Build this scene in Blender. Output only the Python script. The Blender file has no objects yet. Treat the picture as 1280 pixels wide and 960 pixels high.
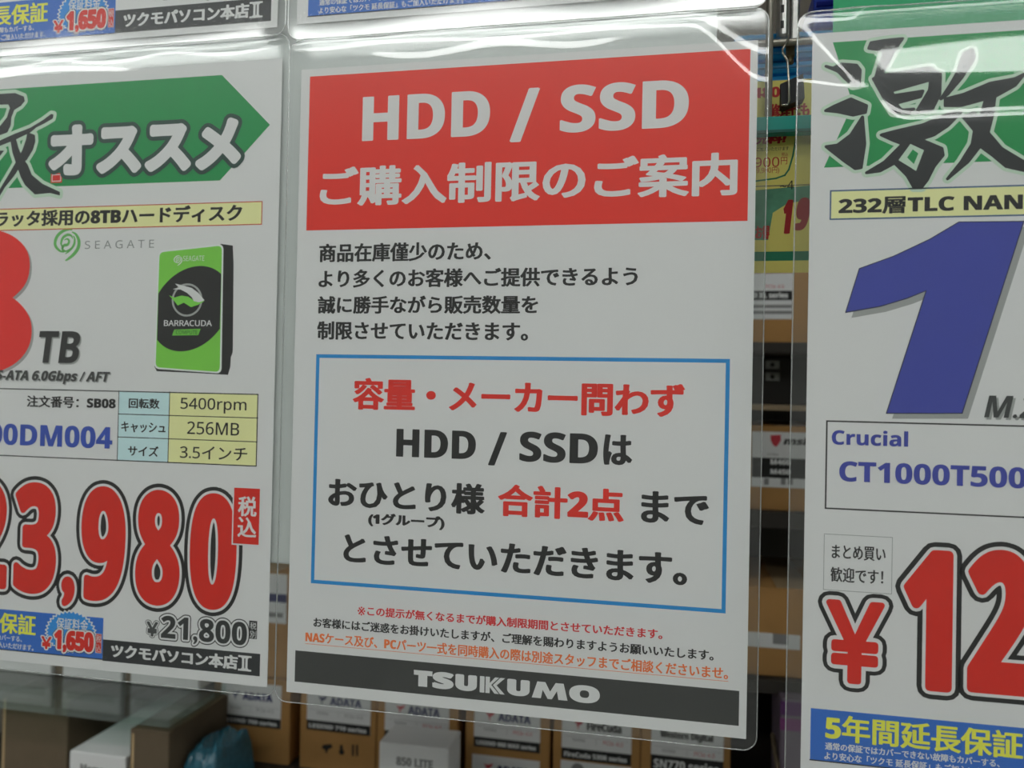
import bpy, bmesh, math, random, time
from mathutils import Vector, Matrix
from mathutils.geometry import delaunay_2d_cdt
random.seed(4)
scene = bpy.context.scene
COL = bpy.context.collection

# ------------------------------------------------------------------ camera
ZC = 1.5                                    # height of the middle of the notice sheet
F = 999.635                                 # focal length in pixels of a 1280 x 960 picture
_w = Vector((-0.0141986, 0.2013837, 0.0196857))
_R = Matrix.Rotation(_w.length, 3, _w.normalized())       # sheet axes (right, down, away) -> lens axes
_t = Vector((-1.0331912, -0.6034851, 360.0610877))
_C = -(_R.transposed() @ _t)
def _world(v): return Vector((v[0], v[2], -v[1]))
RIGHT, DOWN, FWD = _world(_R[0]), _world(_R[1]), _world(_R[2])
CAM = _world(_C / 1000.0) + Vector((0, 0, ZC))
cam_data = bpy.data.cameras.new('camera')
cam = bpy.data.objects.new('camera', cam_data); COL.objects.link(cam)
cam.matrix_world = Matrix.Translation(CAM) @ Matrix((RIGHT, -DOWN, -FWD)).transposed().to_4x4()
cam_data.sensor_width = 36.0
cam_data.lens = F / 1280 * 36.0
cam_data.clip_start = 0.01
cam_data.dof.use_dof = True
cam_data.dof.focus_distance = 0.352
cam_data.dof.aperture_fstop = 9.0
scene.camera = cam

# ------------------------------------------------------------------ light and exposure
world = bpy.data.worlds.new('shop_ambient'); scene.world = world
world.use_nodes = True
world.node_tree.nodes['Background'].inputs[0].default_value = (0.92, 0.97, 1.0, 1)
world.node_tree.nodes['Background'].inputs[1].default_value = 0.05
LAMP = 46.0                                  # strength of the ceiling tubes
LAMP_ROWS = [-0.95, -2.15]            # distance of the lamp rows in front of the signs
CEIL = 2.75
scene.view_settings.view_transform = 'Standard'
scene.view_settings.look = 'None'
scene.view_settings.gamma = 1.0
scene.view_settings.use_curve_mapping = False
scene.view_settings.exposure = -1.66

# ------------------------------------------------------------------ pixel <-> place helpers
def ray(px, py): return FWD + RIGHT * ((px - 640) / F) + DOWN * ((py - 480) / F)
def at(px, py, Y):
    d = ray(px, py); return CAM + d * ((Y - CAM.y) / d.y)
def at_z(px, py, Z):
    d = ray(px, py); return CAM + d * ((Z - CAM.z) / d.z)

# ------------------------------------------------------------------ materials
def lin(c):
    c = c / 255.0
    return c / 12.92 if c <= 0.04045 else ((c + 0.055) / 1.055) ** 2.4
def rgb(r, g, b): return (lin(r), lin(g), lin(b), 1)
MATS = {}
def mat(name, col, rough=0.6, metal=0.0, noise=0.0, scale=40.0, spec=0.3, bump=0.0):
    if name in MATS: return MATS[name]
    m = bpy.data.materials.new(name); m.use_nodes = True
    nt = m.node_tree; b = nt.nodes['Principled BSDF']
    b.inputs['Base Color'].default_value = col
    b.inputs['Roughness'].default_value = rough
    b.inputs['Metallic'].default_value = metal
    b.inputs['Specular IOR Level'].default_value = spec
    if noise or bump:
        tc = nt.nodes.new('ShaderNodeTexCoord')
        n = nt.nodes.new('ShaderNodeTexNoise'); n.inputs['Scale'].default_value = scale; n.inputs['Detail'].default_value = 5
        nt.links.new(tc.outputs['Object'], n.inputs['Vector'])
        if noise:
            mx = nt.nodes.new('ShaderNodeMix'); mx.data_type = 'RGBA'
            mx.inputs[6].default_value = tuple(c * (1 - noise) for c in col[:3]) + (1,)
            mx.inputs[7].default_value = tuple(min(1, c * (1 + noise)) for c in col[:3]) + (1,)
            nt.links.new(n.outputs['Fac'], mx.inputs[0]); nt.links.new(mx.outputs[2], b.inputs['Base Color'])
        if bump:
            bp = nt.nodes.new('ShaderNodeBump'); bp.inputs['Strength'].default_value = bump; bp.inputs['Distance'].default_value = 0.001
            nt.links.new(n.outputs['Fac'], bp.inputs['Height']); nt.links.new(bp.outputs[0], b.inputs['Normal'])
    MATS[name] = m
    return m
PAPER = mat('white_paper', (0.80, 0.80, 0.80, 1), 0.7, noise=0.012, scale=30)
INK = {}
def ink(r, g, b):
    """printed colour; given as it looks beside paper of grey 196"""
    k = (r, g, b)
    if k not in INK:
        w = lin(196)
        INK[k] = mat('print_%02x%02x%02x' % k, (min(.9, lin(r) / w * .8), min(.9, lin(g) / w * .8), min(.9, lin(b) / w * .8), 1), 0.55)
    return INK[k]
BLACK = ink(30, 30, 30); RED = ink(192, 38, 28); BLUE = ink(30, 120, 180); WHITE = PAPER
def clear_film(name, rough, f0, haze, tint=(0.97, 0.985, 0.98, 1)):
    m = bpy.data.materials.new(name); m.use_nodes = True
    nt = m.node_tree; nt.nodes.clear(); N = nt.nodes.new; L = nt.links.new
    out = N('ShaderNodeOutputMaterial'); tr = N('ShaderNodeBsdfTransparent'); tr.inputs[0].default_value = tint
    df = N('ShaderNodeBsdfDiffuse'); df.inputs[0].default_value = (0.85, 0.88, 0.88, 1)
    gl = N('ShaderNodeBsdfGlossy'); gl.inputs['Roughness'].default_value = rough
    m1 = N('ShaderNodeMixShader'); m1.inputs[0].default_value = haze
    L(tr.outputs[0], m1.inputs[1]); L(df.outputs[0], m1.inputs[2])
    lw = N('ShaderNodeLayerWeight'); lw.inputs[0].default_value = 0.5
    pw = N('ShaderNodeMath'); pw.operation = 'POWER'; pw.inputs[1].default_value = 5
    ma = N('ShaderNodeMath'); ma.operation = 'MULTIPLY_ADD'; ma.inputs[1].default_value = 0.9; ma.inputs[2].default_value = f0
    L(lw.outputs['Facing'], pw.inputs[0]); L(pw.outputs[0], ma.inputs[0])
    gw = N('ShaderNodeBsdfGlossy'); gw.inputs['Roughness'].default_value = min(1.0, rough + 0.20)      # the soft glow of a scuffed film
    mg = N('ShaderNodeMixShader'); mg.inputs[0].default_value = 0.30; L(gl.outputs[0], mg.inputs[1]); L(gw.outputs[0], mg.inputs[2])
    m2 = N('ShaderNodeMixShader'); L(ma.outputs[0], m2.inputs[0]); L(m1.outputs[0], m2.inputs[1]); L(mg.outputs[0], m2.inputs[2])
    L(m2.outputs[0], out.inputs[0])
    return m
FILM = clear_film('clear_vinyl', 0.05, 0.08, 0.010)
RIM = clear_film('clear_vinyl_edge', 0.15, 0.30, 0.25)
GLASS = clear_film('shelf_glass', 0.02, 0.10, 0.05, (0.80, 0.90, 0.86, 1))
CARD = mat('brown_cardboard', (0.42, 0.225, 0.075, 1), 0.8, noise=0.12, scale=60)
CARD2 = mat('shaded_cardboard', (0.13, 0.098, 0.062, 1), 0.85, noise=0.15, scale=60)  # cardboard with the dimness deep inside the rack put into its colour
LABEL = mat('white_label_card', (0.78, 0.79, 0.79, 1), 0.5)
DARK = mat('black_print', (0.02, 0.02, 0.02, 1), 0.5)
STEEL = mat('galvanised_steel', (0.62, 0.62, 0.60, 1), 0.35, 0.8, noise=0.15, scale=300)
WIRE = mat('dull_nickel_wire', (0.36, 0.34, 0.29, 1), 0.4, 0.7)

# ------------------------------------------------------------------ mesh helpers
def link(name, me, mats, parent=None, loc=None):
    o = bpy.data.objects.new(name, me); COL.objects.link(o)
    for m in mats: me.materials.append(m)
    if parent is not None: o.parent = parent
    if loc is not None: o.location = loc
    return o
def tag(o, label, cat, group=None, kind=None):
    if label: o['label'] = label
    if cat: o['category'] = cat
    if group: o['group'] = group
    if kind: o['kind'] = kind
    return o
def empty(name, loc, label, cat, group=None):
    o = bpy.data.objects.new(name, None); COL.objects.link(o); o.location = loc; o.empty_display_size = 0.02
    return tag(o, label, cat, group)
class Geo:
    """collects faces of one part, in world coordinates, with several materials"""
    def __init__(self): self.v = []; self.f = []; self.m = []; self.mats = []; self.smooth = []
    def mi(self, m):
        if m not in self.mats: self.mats.append(m)
        return self.mats.index(m)
    def face(self, pts, m, smooth=False):
        n = len(self.v); self.v += [tuple(p) for p in pts]
        self.f.append(tuple(range(n, n + len(pts)))); self.m.append(self.mi(m)); self.smooth.append(smooth)
    def box(self, lo, hi, m, bevel=0.0):
        bm = bmesh.new(); bmesh.ops.create_cube(bm, size=1)
        lo, hi = Vector(lo), Vector(hi)
        for v in bm.verts: v.co = Vector([(lo[i] + hi[i]) / 2 + v.co[i] * (hi[i] - lo[i]) for i in range(3)])
        if bevel: bmesh.ops.bevel(bm, geom=bm.edges[:], offset=bevel, segments=2, affect='EDGES', profile=0.5)
        self.bm(bm, m)
    def bm(self, bm, m, smooth=False):
        n = len(self.v); bm.verts.index_update()
        self.v += [tuple(v.co) for v in bm.verts]
        for f in bm.faces:
            self.f.append(tuple(n + v.index for v in f.verts)); self.m.append(self.mi(m)); self.smooth.append(smooth)
        bm.free()
    def tube(self, pts, r, m, seg=10, closed=False):
        pts = [Vector(p) for p in pts]; rings = []; k = len(pts); up = Vector((0.13, 0.27, 0.95)).normalized(); n0 = len(self.v)
        for i, p in enumerate(pts):
            a = pts[(i - 1) % k] if (closed or i) else p; b = pts[(i + 1) % k] if (closed or i < k - 1) else p
            d = (b - a).normalized(); s = d.cross(up)
            if s.length < 1e-4: s = d.cross(Vector((1, 0, 0)))
            s.normalize(); t = d.cross(s)
            for j in range(seg):
                q = j / seg * 2 * math.pi; self.v.append(tuple(p + s * (r * math.cos(q)) + t * (r * math.sin(q))))
        for i in range(k if closed else k - 1):
            a, b = n0 + i * seg, n0 + ((i + 1) % k) * seg
            for j in range(seg):
                self.f.append((a + j, a + (j + 1) % seg, b + (j + 1) % seg, b + j)); self.m.append(self.mi(m)); self.smooth.append(True)
        if not closed:
            self.f.append(tuple(n0 + j for j in range(seg))); self.f.append(tuple(n0 + (k - 1) * seg + j for j in reversed(range(seg))))
            self.m += [self.mi(m)] * 2; self.smooth += [False] * 2
    def build(self, name, parent=None, origin=None, label=None):
        o0 = Vector(origin) if origin is not None else (root_loc(parent) if parent is not None else Vector((0, 0, 0)))
        me = bpy.data.meshes.new(name)
        me.from_pydata([tuple(Vector(v) - o0) for v in self.v], [], self.f)
        for p, i, s in zip(me.polygons, self.m, self.smooth): p.material_index = i; p.use_smooth = s
        me.validate()
        o = link(name, me, self.mats, parent)
        if parent is None: o.location = o0
        if label: o['label'] = label
        return o
def root_loc(o):
    l = Vector((0, 0, 0))
    while o is not None: l = l + o.location; o = o.parent
    return l

# ------------------------------------------------------------------ lettering
_cache = {}
def heavy_letters(s, heavy):
    """upright sans letters: the heavy or the plain cut"""
    o = ''
    for c in s:
        if 'A' <= c <= 'Z': o += chr((0x1D5D4 if heavy else 0x1D5A0) + ord(c) - 65)
        elif 'a' <= c <= 'z': o += chr((0x1D5EE if heavy else 0x1D5BA) + ord(c) - 97)
        elif '0' <= c <= '9': o += chr((0x1D7EC if heavy else 0x1D7E2) + ord(c) - 48)
        else: o += {'¥': '￥'}.get(c, c)
    return o
def glyphs(s, res, heavy=False):
    k = (s, res, heavy)
    if k not in _cache:
        c = bpy.data.curves.new('lettering', 'FONT'); c.body = heavy_letters(s, heavy); c.size = 1; c.fill_mode = 'FRONT'; c.resolution_u = res
        o = bpy.data.objects.new('lettering', c); COL.objects.link(o)
        me = bpy.data.meshes.new_from_object(o.evaluated_get(bpy.context.evaluated_depsgraph_get()))
        vs = [(v.co.x, v.co.y) for v in me.vertices]; fs = [tuple(p.vertices) for p in me.polygons]
        cnt = {}
        for f in fs:
            for i in range(len(f)):
                e = (f[i], f[(i + 1) % len(f)]); q = (min(e), max(e)); cnt[q] = cnt.get(q, 0) + 1
        bd = [e for e, n in cnt.items() if n == 1]
        bpy.data.objects.remove(o); bpy.data.curves.remove(c); bpy.data.meshes.remove(me)
        x0 = min(v[0] for v in vs); x1 = max(v[0] for v in vs); y0 = min(v[1] for v in vs); y1 = max(v[1] for v in vs)
        _cache[k] = ([((x - x0) / (x1 - x0), (y - y0) / (y1 - y0)) for x, y in vs], fs, bd)
    return _cache[k]

class Print(Geo):
    """ink on the flat sheet that stands at depth Y; every layer lies a hair in front of the one below"""
    STEP = 0.00003
    def __init__(self, Y, base=1): super().__init__(); self.Y = Y; self.base = base
    def P(self, px, py): p = at(px, py, self.Y); return (p.x, p.z)
    def poly2(self, pts, m, layer=0):
        y = self.Y - (self.base + layer) * self.STEP
        self.face([(x, y, z) for x, z in pts], m)
    def poly(self, pix, m, layer=0): self.poly2([self.P(*q) for q in pix], m, layer)
    def quad(self, tl, tr, br, bl):
        a, b, c, d = (self.P(*q) for q in (tl, tr, br, bl))
        return ((a[0] + d[0]) / 2, (b[0] + c[0]) / 2, (c[1] + d[1]) / 2, (a[1] + b[1]) / 2)   # x0 x1 z0 z1
    def rect2(self, r, m, layer=0, grow=0.0):
        x0, x1, z0, z1 = r; g = grow
        self.poly2([(x0 - g, z0 - g), (x1 + g, z0 - g), (x1 + g, z1 + g), (x0 - g, z1 + g)], m, layer)
    def frame2(self, r, w, m, layer=0):
        x0, x1, z0, z1 = r
        for q in ((x0, x1, z1 - w, z1), (x0, x1, z0, z0 + w), (x0, x0 + w, z0 + w, z1 - w), (x1 - w, x1, z0 + w, z1 - w)): self.rect2(q, m, layer)
    def line2(self, a, b, w, m, layer=0):
        a, b = Vector(a), Vector(b); d = (b - a).normalized() * (w / 2); n = Vector((-d.y, d.x))
        self.poly2([a - d + n * 1, a - d - n, b + d - n, b + d + n], m, layer)
    def union(self, polys, segs, w, m, layer, round_=True, squash=1.0):
        """one flat face set covering the polygons and a band of half width w along the segments, nothing doubled"""
        vv, ff = [], []
        for p in polys:
            k = len(vv); vv += [Vector((x * 1000, z * 1000 / squash)) for x, z in p]; ff.append(tuple(range(k, k + len(p))))
        seen = set(); w *= 1000
        for a, b in segs:
            a, b = Vector((a[0] * 1000, a[1] * 1000 / squash)), Vector((b[0] * 1000, b[1] * 1000 / squash)); d = b - a
            if d.length < 1e-5 or w <= 0: continue
            d.normalize(); n = Vector((-d.y, d.x)) * w; e = d * (0 if round_ else w * .55); k = len(vv)
            vv += [a - e - n, b + e - n, b + e + n, a - e + n]; ff.append((k, k + 1, k + 2, k + 3))
            if round_:
                for q in (a, b):
                    key = (round(q.x, 4), round(q.y, 4))
                    if key in seen: continue
                    seen.add(key); k = len(vv)
                    vv += [q + Vector((w * math.cos(j * math.pi / 6), w * math.sin(j * math.pi / 6))) for j in range(12)]
                    ff.append(tuple(range(k, k + 12)))
        keep = []
        for f in ff:
            A = sum(vv[f[i - 1]].x * vv[f[i]].y - vv[f[i]].x * vv[f[i - 1]].y for i in range(len(f)))
            L = max((vv[f[i - 1]] - vv[f[i]]).length for i in range(len(f)))
            if abs(A) > 4e-4 * L: keep.append(f if A > 0 else tuple(reversed(f)))
        ff = keep
        def inside(c, f):
            r = False
            for i in range(len(f)):
                a, b = vv[f[i - 1]], vv[f[i]]
                if (a.y > c.y) != (b.y > c.y) and c.x < (b.x - a.x) * (c.y - a.y) / (b.y - a.y) + a.x: r = not r
            return r
        V, _, Fc, _, _, src = delaunay_2d_cdt(vv, [], ff, 1, 1e-5, True)
        y = self.Y - (self.base + layer) * self.STEP; k = len(self.v); mi = self.mi(m)
        self.v += [(p.x / 1000, y, p.y / 1000 * squash) for p in V]
        for f, o in zip(Fc, src):
            p, q, r = V[f[0]], V[f[1]], V[f[2]]
            c = (p + q + r) / 3
            if not any(inside(c, ff[i]) for i in o): continue
            if (q.x - p.x) * (r.y - p.y) - (q.y - p.y) * (r.x - p.x) < 0: f = list(reversed(f))
            self.f.append(tuple(k + i for i in f)); self.m.append(mi); self.smooth.append(False)
    def halo(self, pix, w, m, layer):
        pp = [self.P(*q) for q in pix]; self.union([pp], list(zip(pp, pp[1:] + pp[:1])), w, m, layer)
    def text2(self, s, x0, x1, z0, z1, m, layer=1, bold=0.0, out=(), shear=0.0, res=3, heavy=None, shadow=None):
        """s fitted to the box; bold and outlines in metres; out = [(width, material)] from the outside in"""
        vs, fs, bd = glyphs(s, res, bool(bold) if heavy is None else heavy)
        b = bold
        b2 = b * (1.0 if out else 0.55); X0, X1, Z0, Z1 = x0 + b, x1 - b, z0 + b2, z1 - b2
        W, H = X1 - X0, Z1 - Z0; sw = shear * H
        P = [(X0 + q[0] * (W - abs(sw)) + q[1] * sw, Z0 + q[1] * H) for q in vs]
        l = layer
        def lay(w, mm, off=(0, 0)):
            Q = [(x + off[0], z + off[1]) for x, z in P]
            self.union([[Q[i] for i in f] for f in fs], [(Q[i], Q[j]) for i, j in bd], w, mm, l, round_=bool(out) and w > .0005, squash=1.0 if out else 0.55)
        if shadow: lay(b, shadow[2], shadow[:2]); l += 1
        for w, mm in out: lay(w + b, mm); l += 1
        lay(b, m)
        return l
    def text(self, s, bl, br, ty, m, **k):
        """bl, br: the line's lower corners in the photograph; ty: height of its upper left corner"""
        a, b, c = self.P(*bl), self.P(*br), self.P(bl[0], ty)
        z0 = (a[1] + b[1]) / 2
        return self.text2(s, a[0], b[0], z0, z0 + (c[1] - a[1]), m, **k)
    def disc(self, c, r, m, layer, n=40, rz=None, a0=0.0, a1=2 * math.pi, inner=None):
        rz = rz or r; pts = [(c[0] + r * math.cos(a0 + (a1 - a0) * i / n), c[1] + rz * math.sin(a0 + (a1 - a0) * i / n)) for i in range(n + 1)]
        if inner is None: self.poly2(pts[:-1] if a1 - a0 > 6.28 else pts, m, layer)
        else:
            q = [(c[0] + (x - c[0]) * inner, c[1] + (z - c[1]) * inner) for x, z in pts]
            for i in range(n): self.poly2([pts[i], pts[i + 1], q[i + 1], q[i]], m, layer)

# ------------------------------------------------------------------ sheets and clear sleeves
def outline(x0, x1, z0, z1, r, n=8):
    pts = []
    for cx, cz, a in ((x1 - r, z1 - r, 0), (x0 + r, z1 - r, 90), (x0 + r, z0 + r, 180), (x1 - r, z0 + r, 270)):
        for i in range(n + 1):
            q = math.radians(a + 90 * i / n); pts.append((cx + r * math.cos(q), cz + r * math.sin(q)))
    return pts
def make_sleeve(parent, Y, x0, x1, z0, z1, tilt, r=0.006):
    """two films welded along a rounded rim; tilt(u, v) is how far the front film leans back (degrees) at a place
    u across (0..1) and v metres below the top edge"""
    g = Geo(); NU, NV = 110, 220
    H = z1 - z0
    vs = [H * (i / NV) ** 1.35 for i in range(NV + 1)]
    def span(v):
        d = min(v, H - v)
        c = r - math.sqrt(max(0, r * r - (r - d) ** 2)) if d < r else 0
        return x0 + c, x1 - c
    hs = [[0.0] * (NU + 1) for _ in range(NV + 1)]
    for j in range(NU + 1):
        u = j / NU; h = 0.0
        for i in range(NV - 1, -1, -1):
            v = (vs[i] + vs[i + 1]) / 2
            h -= math.tan(math.radians(tilt(u, v))) * (vs[i + 1] - vs[i]); hs[i][j] = h
    low = min(min(r_) for r_ in hs[:])
    n0 = len(g.v)
    for i in range(NV + 1):
        a, b = span(vs[i])
        for j in range(NU + 1):
            u = j / NU
            g.v.append((a + (b - a) * u, Y - 0.0012 - hs[i][j], z1 - vs[i]))
    for i in range(NV):
        for j in range(NU):
            k = n0 + i * (NU + 1) + j
            g.f.append((k, k + NU + 1, k + NU + 2, k + 1)); g.m.append(g.mi(FILM)); g.smooth.append(True)
    yb = Y + 0.0006
    g.face([(x, yb, z) for x, z in outline(x0, x1, z0, z1, r)], FILM)
    s = g.build('clear_sleeve', parent)
    e = Geo(); ring = outline(x0, x1, z0, z1, r)
    def hy(x, z):
        i = min(range(NV + 1), key=lambda q: abs(vs[q] - (z1 - z))); j = round((x - x0) / (x1 - x0) * NU)
        return Y - 0.0008 - hs[i][max(0, min(NU, j))]
    dense = []
    for k in range(len(ring)):
        a, b = Vector(ring[k]), Vector(ring[(k + 1) % len(ring)]); n = max(1, int((b - a).length / 0.004))
        for q in range(n): dense.append(a.lerp(b, q / n))
    e.tube([(p.x, hy(p.x, p.y), p.y) for p in dense], 0.00028, RIM, 6, True)
    e.build('welded_rim', s, origin=root_loc(parent))
    return s
def make_sheet(parent, Y, x0, x1, z0, z1, m=None, name='paper_sheet'):
    g = Geo(); g.box((x0, Y, z0), (x1, Y + 0.0002, z1), m or PAPER)
    return g.build(name, parent)
def U(u): return (u - 105) / 1000.0
def V(v): return ZC + (148.5 - v) / 1000.0
def child(g, name, sheet, label=None): return g.build(name, sheet, origin=root_loc(sheet), label=label)

def lerp_table(t, x):
    if x <= t[0][0]: return t[0][1]
    for (a, p), (b, q) in zip(t, t[1:]):
        if x <= b:
            s = (x - a) / (b - a); s = s * s * (3 - 2 * s); return p + (q - p) * s
    return t[-1][1]

# ================================================================== the room around (behind the camera and at the back of the rack)
def struct(name, lo, hi, m):
    g = Geo(); g.box(lo, hi, m); o = g.build(name); o['kind'] = 'structure'; return o
struct('floor', (-4, -6, -0.1), (4, 1.2, 0), mat('grey_floor_vinyl', (0.42, 0.42, 0.40, 1), 0.4, noise=0.05, scale=6))
struct('ceiling', (-4, -6, CEIL), (4, 1.2, CEIL + 0.1), mat('white_ceiling', (0.78, 0.79, 0.78, 1), 0.9, noise=0.02, scale=4))
struct('wall_rear', (-4, -6.1, 0), (4, -6, CEIL), mat('pale_wall', (0.6, 0.6, 0.58, 1), 0.9))
struct('wall_left', (-4.1, -6, 0), (-4, 1.2, CEIL), mat('pale_wall', (0.6, 0.6, 0.58, 1), 0.9))
struct('wall_right', (4, -6, 0), (4.1, 1.2, CEIL), mat('pale_wall', (0.6, 0.6, 0.58, 1), 0.9))
struct('wall_back', (-4, 0.62, 0), (4, 0.66, CEIL), mat('rack_back_panel', (0.10, 0.09, 0.075, 1), 0.8, noise=0.1, scale=8))
TUBE = bpy.data.materials.new('lamp_tube'); TUBE.use_nodes = True
_n = TUBE.node_tree.nodes; _n.clear(); _e = _n.new('ShaderNodeEmission'); _o = _n.new('ShaderNodeOutputMaterial')
_e.inputs[0].default_value = (0.98, 1.0, 0.97, 1); _e.inputs[1].default_value = LAMP
TUBE.node_tree.links.new(_e.outputs[0], _o.inputs[0])
LAMPBODY = mat('lamp_housing', (0.8, 0.8, 0.8, 1), 0.5)
for ry in LAMP_ROWS:
    for rx in (-2.5, 0.0, 2.5):
        t = empty('ceiling_light', (rx, ry, CEIL - 0.07), 'long white twin tube ceiling light over the aisle, seen only as streaks on the sleeves', 'ceiling light', 'ceiling lights over the aisle')
        g = Geo(); g.box((rx - 1.22, ry - 0.12, CEIL - 0.06), (rx + 1.22, ry + 0.12, CEIL - 0.001), LAMPBODY, 0.008); g.build('housing', t)
        for s in (-0.05, 0.05):
            g = Geo(); g.box((rx - 1.19, ry + s - 0.014, CEIL - 0.09), (rx + 1.19, ry + s + 0.014, CEIL - 0.062), TUBE); g.build('tube', t)

# ================================================================== centre notice
Y0 = 0.0
notice = empty('notice_sign', (0, Y0, V(301.5)), 'large purchase limit notice with red headline block and blue framed rules', 'sign')
sheet = make_sheet(notice, Y0, U(0), U(210), V(297), V(0.5))
def step(x, w):
    x = max(0.0, min(1.0, x / (2 * w) + 0.5)); return x * x * (3 - 2 * x)
def ramp(x, a, b):
    x = max(0.0, min(1.0, (x - a) / (b - a))); return x * x * (3 - 2 * x)
def tilt_c(u, v):
    mm = v * 1000
    need = 0.13 + 0.079 * (mm - 2.6)                   # lean at which the film mirrors the far lamp row
    rest = lerp_table([(0, -0.6), (14, -0.7), (36, -0.5), (70, -0.35), (130, 0.0), (318, 0)], mm)
    k = ramp(u, 0.85, 1.0)
    va = 1.5 + 1.5 * u + 15.5 * k + 0.5 * math.sin(u * 14)
    vb = 4.4 + 1.6 * u + 25 * k + 0.6 * math.sin(u * 14 + 1)
    b = step(mm - va, 1.8 + 6 * k) * (1 - step(mm - vb, 1.8 + 6 * k))
    v3 = 9.5 + 1.6 * math.sin(u * 19 + 2.2)
    b = max(b, 0.62 * math.exp(-((mm - v3) / 1.7) ** 2) * ramp(u, 0.12, 0.25) * (1 - ramp(u, 0.62, 0.82)))
    return rest + 2 * (need - rest) * b
make_sleeve(notice, Y0, U(-5.5), U(214.2), V(301.4), V(-13), tilt_c)

g = Print(Y0); r = g.quad((387.5, 94.5), (937.5, 62.5), (935, 275.5), (383, 288.7)); g.rect2(r, ink(198, 42, 30)); child(g, 'headline_block', sheet, 'red headline block')
g = Print(Y0, 2)
B1 = 0.0006
g.text('HDD', (452.5, 175.7), (612, 170.3), 120.7, WHITE, bold=B1, res=8)
g.text('/', (637, 178.5), (673.5, 176), 112, WHITE, bold=0.0011)
g.text('SSD', (699.5, 166.5), (860.5, 159.5), 107, WHITE, bold=B1, res=8)
g.text('ご購入制限のご案内', (399.5, 256), (921.5, 247), 207, WHITE, bold=0.00078, res=4)
child(g, 'headline_lettering', sheet, 'white headline lettering')
g = Print(Y0)
BT = 0.00033
g.text('商品在庫僅少のため、', (398.7, 327.6), (613.6, 325.5), 304.6, BLACK, bold=BT)
g.text('より多くのお客様へご提供できるよう', (398, 359), (797, 358.3), 336.3, BLACK, bold=BT)
g.text('誠に勝手ながら販売数量を', (397, 392), (672.5, 392.5), 370, BLACK, bold=BT)
g.text('制限させていただきます。', (396.3, 424.5), (660, 426.3), 401.7, BLACK, bold=BT)
child(g, 'body_text', sheet)
g = Print(Y0); r = g.quad((395.2, 443.4), (912.5, 448), (907, 767), (388.7, 728.7)); g.frame2(r, 0.0017, BLUE); child(g, 'rules_frame', sheet, 'bright blue frame')
g = Print(Y0); BM = 0.00067
g.text('容量・メーカー問わず', (440.7, 512.7), (855.5, 521.5), 473, RED, bold=BM, res=4)
child(g, 'red_rule_text', sheet, 'red rule lettering'); g = Print(Y0)
g.text('合計2点', (622, 645), (779.5, 652.7), 605, RED, bold=BM, res=4)
child(g, 'red_limit_text', sheet, 'red lettering giving the limit')
g = Print(Y0)
g.text('HDD', (495, 571), (594.5, 574), 536.3, BLACK, bold=0.0004, res=6)
g.text('/', (610, 582), (633, 582), 540, BLACK, bold=0.0006)
g.text('SSD', (649, 577.8), (747, 579.6), 540, BLACK, bold=0.0004, res=6)
g.text('は', (753.7, 581), (790, 582), 543, BLACK, bold=BM, res=4)
g.text('おひとり様', (410, 633.5), (605.7, 643.8), 596.5, BLACK, bold=BM, res=4)
g.text('まで', (801, 653), (885.7, 656.8), 613.5, BLACK, bold=BM, res=4)
g.text('(1グループ)', (460, 657.5), (555.7, 663), 640.5, BLACK, bold=0.00042)
g.text('とさせていただきます。', (429, 702.5), (858.7, 732.8), 666, BLACK, bold=BM, res=4)
child(g, 'black_rule_text', sheet)
g = Print(Y0)
g.text('※', (447, 769), (456.5, 769.7), 757.8, ink(186, 40, 44), bold=0.00003)
g.text('この提示が無くなるまでが購入制限期間とさせていただきます。', (459, 769.8), (828, 799), 758, ink(186, 40, 44), bold=0.00016)
child(g, 'red_footnote', sheet, 'small red footnote')
g = Print(Y0)
g.text('お客様にはご迷惑をお掛けいたしますが、ご理解を賜わりますようお願いいたします。', (391.7, 783.7), (892, 826), 771.5, BLACK, bold=0.00016)
child(g, 'black_footnote', sheet)
g = Print(Y0); OR = ink(206, 104, 52)
g.text('NASケース及び、PCパーツ一式を同時購入の際は別途スタッフまでご相談くださいませ。', (381.7, 803.5), (910, 848.5), 789.5, OR, bold=0.00016)
a, b = g.P(381.7, 805.5), g.P(910, 850.5); zz = (a[1] + b[1]) / 2; g.line2((a[0], zz), (b[0], zz), 0.00022, OR)
child(g, 'orange_footnote', sheet, 'small orange underlined footnote')
g = Print(Y0); fr = g.quad((369.5, 813), (924.2, 863.6), (923.3, 907.2), (368, 852)); g.rect2(fr, ink(52, 53, 52)); child(g, 'footer_band', sheet, 'charcoal footer band')
# wordmark: wide heavy letters, the K cut by slits
g = Print(Y0, 2)
wa, wb = g.P(517, 858), g.P(749.6, 879); wt = g.P(517, 838); z0 = (wa[1] + wb[1]) / 2; hh = wt[1] - wa[1]
def wx(f): return wa[0] + (wb[0] - wa[0]) * f
for ch, a, b in (('S', .105, .222), ('U', .232, .350), ('U', .514, .634), ('O', .842, 1.0)):
    g.text2(ch, wx(a), wx(b), z0 - (.0002 if ch in 'SO' else 0), z0 + hh + (.0002 if ch in 'SO' else 0), WHITE, bold=0.0010, res=8)
def wp(pts): g.poly2([(wx(x), z0 + hh * y) for x, y in pts], WHITE)
wp([(0, 1), (.104, 1), (.104, .70), (.076, .70), (.076, 0), (.026, 0), (.026, .70), (0, .70)])
wp([(.366, 0), (.366, 1), (.391, 1), (.391, 0)])
wp([(.397, 0), (.397, 1), (.420, 1), (.420, .62), (.448, 1), (.470, 1), (.428, .52), (.470, 0), (.446, 0), (.420, .38), (.420, 0)])
wp([(.476, 1), (.502, 1), (.457, .52), (.502, 0), (.476, 0), (.437, .52)])
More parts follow.
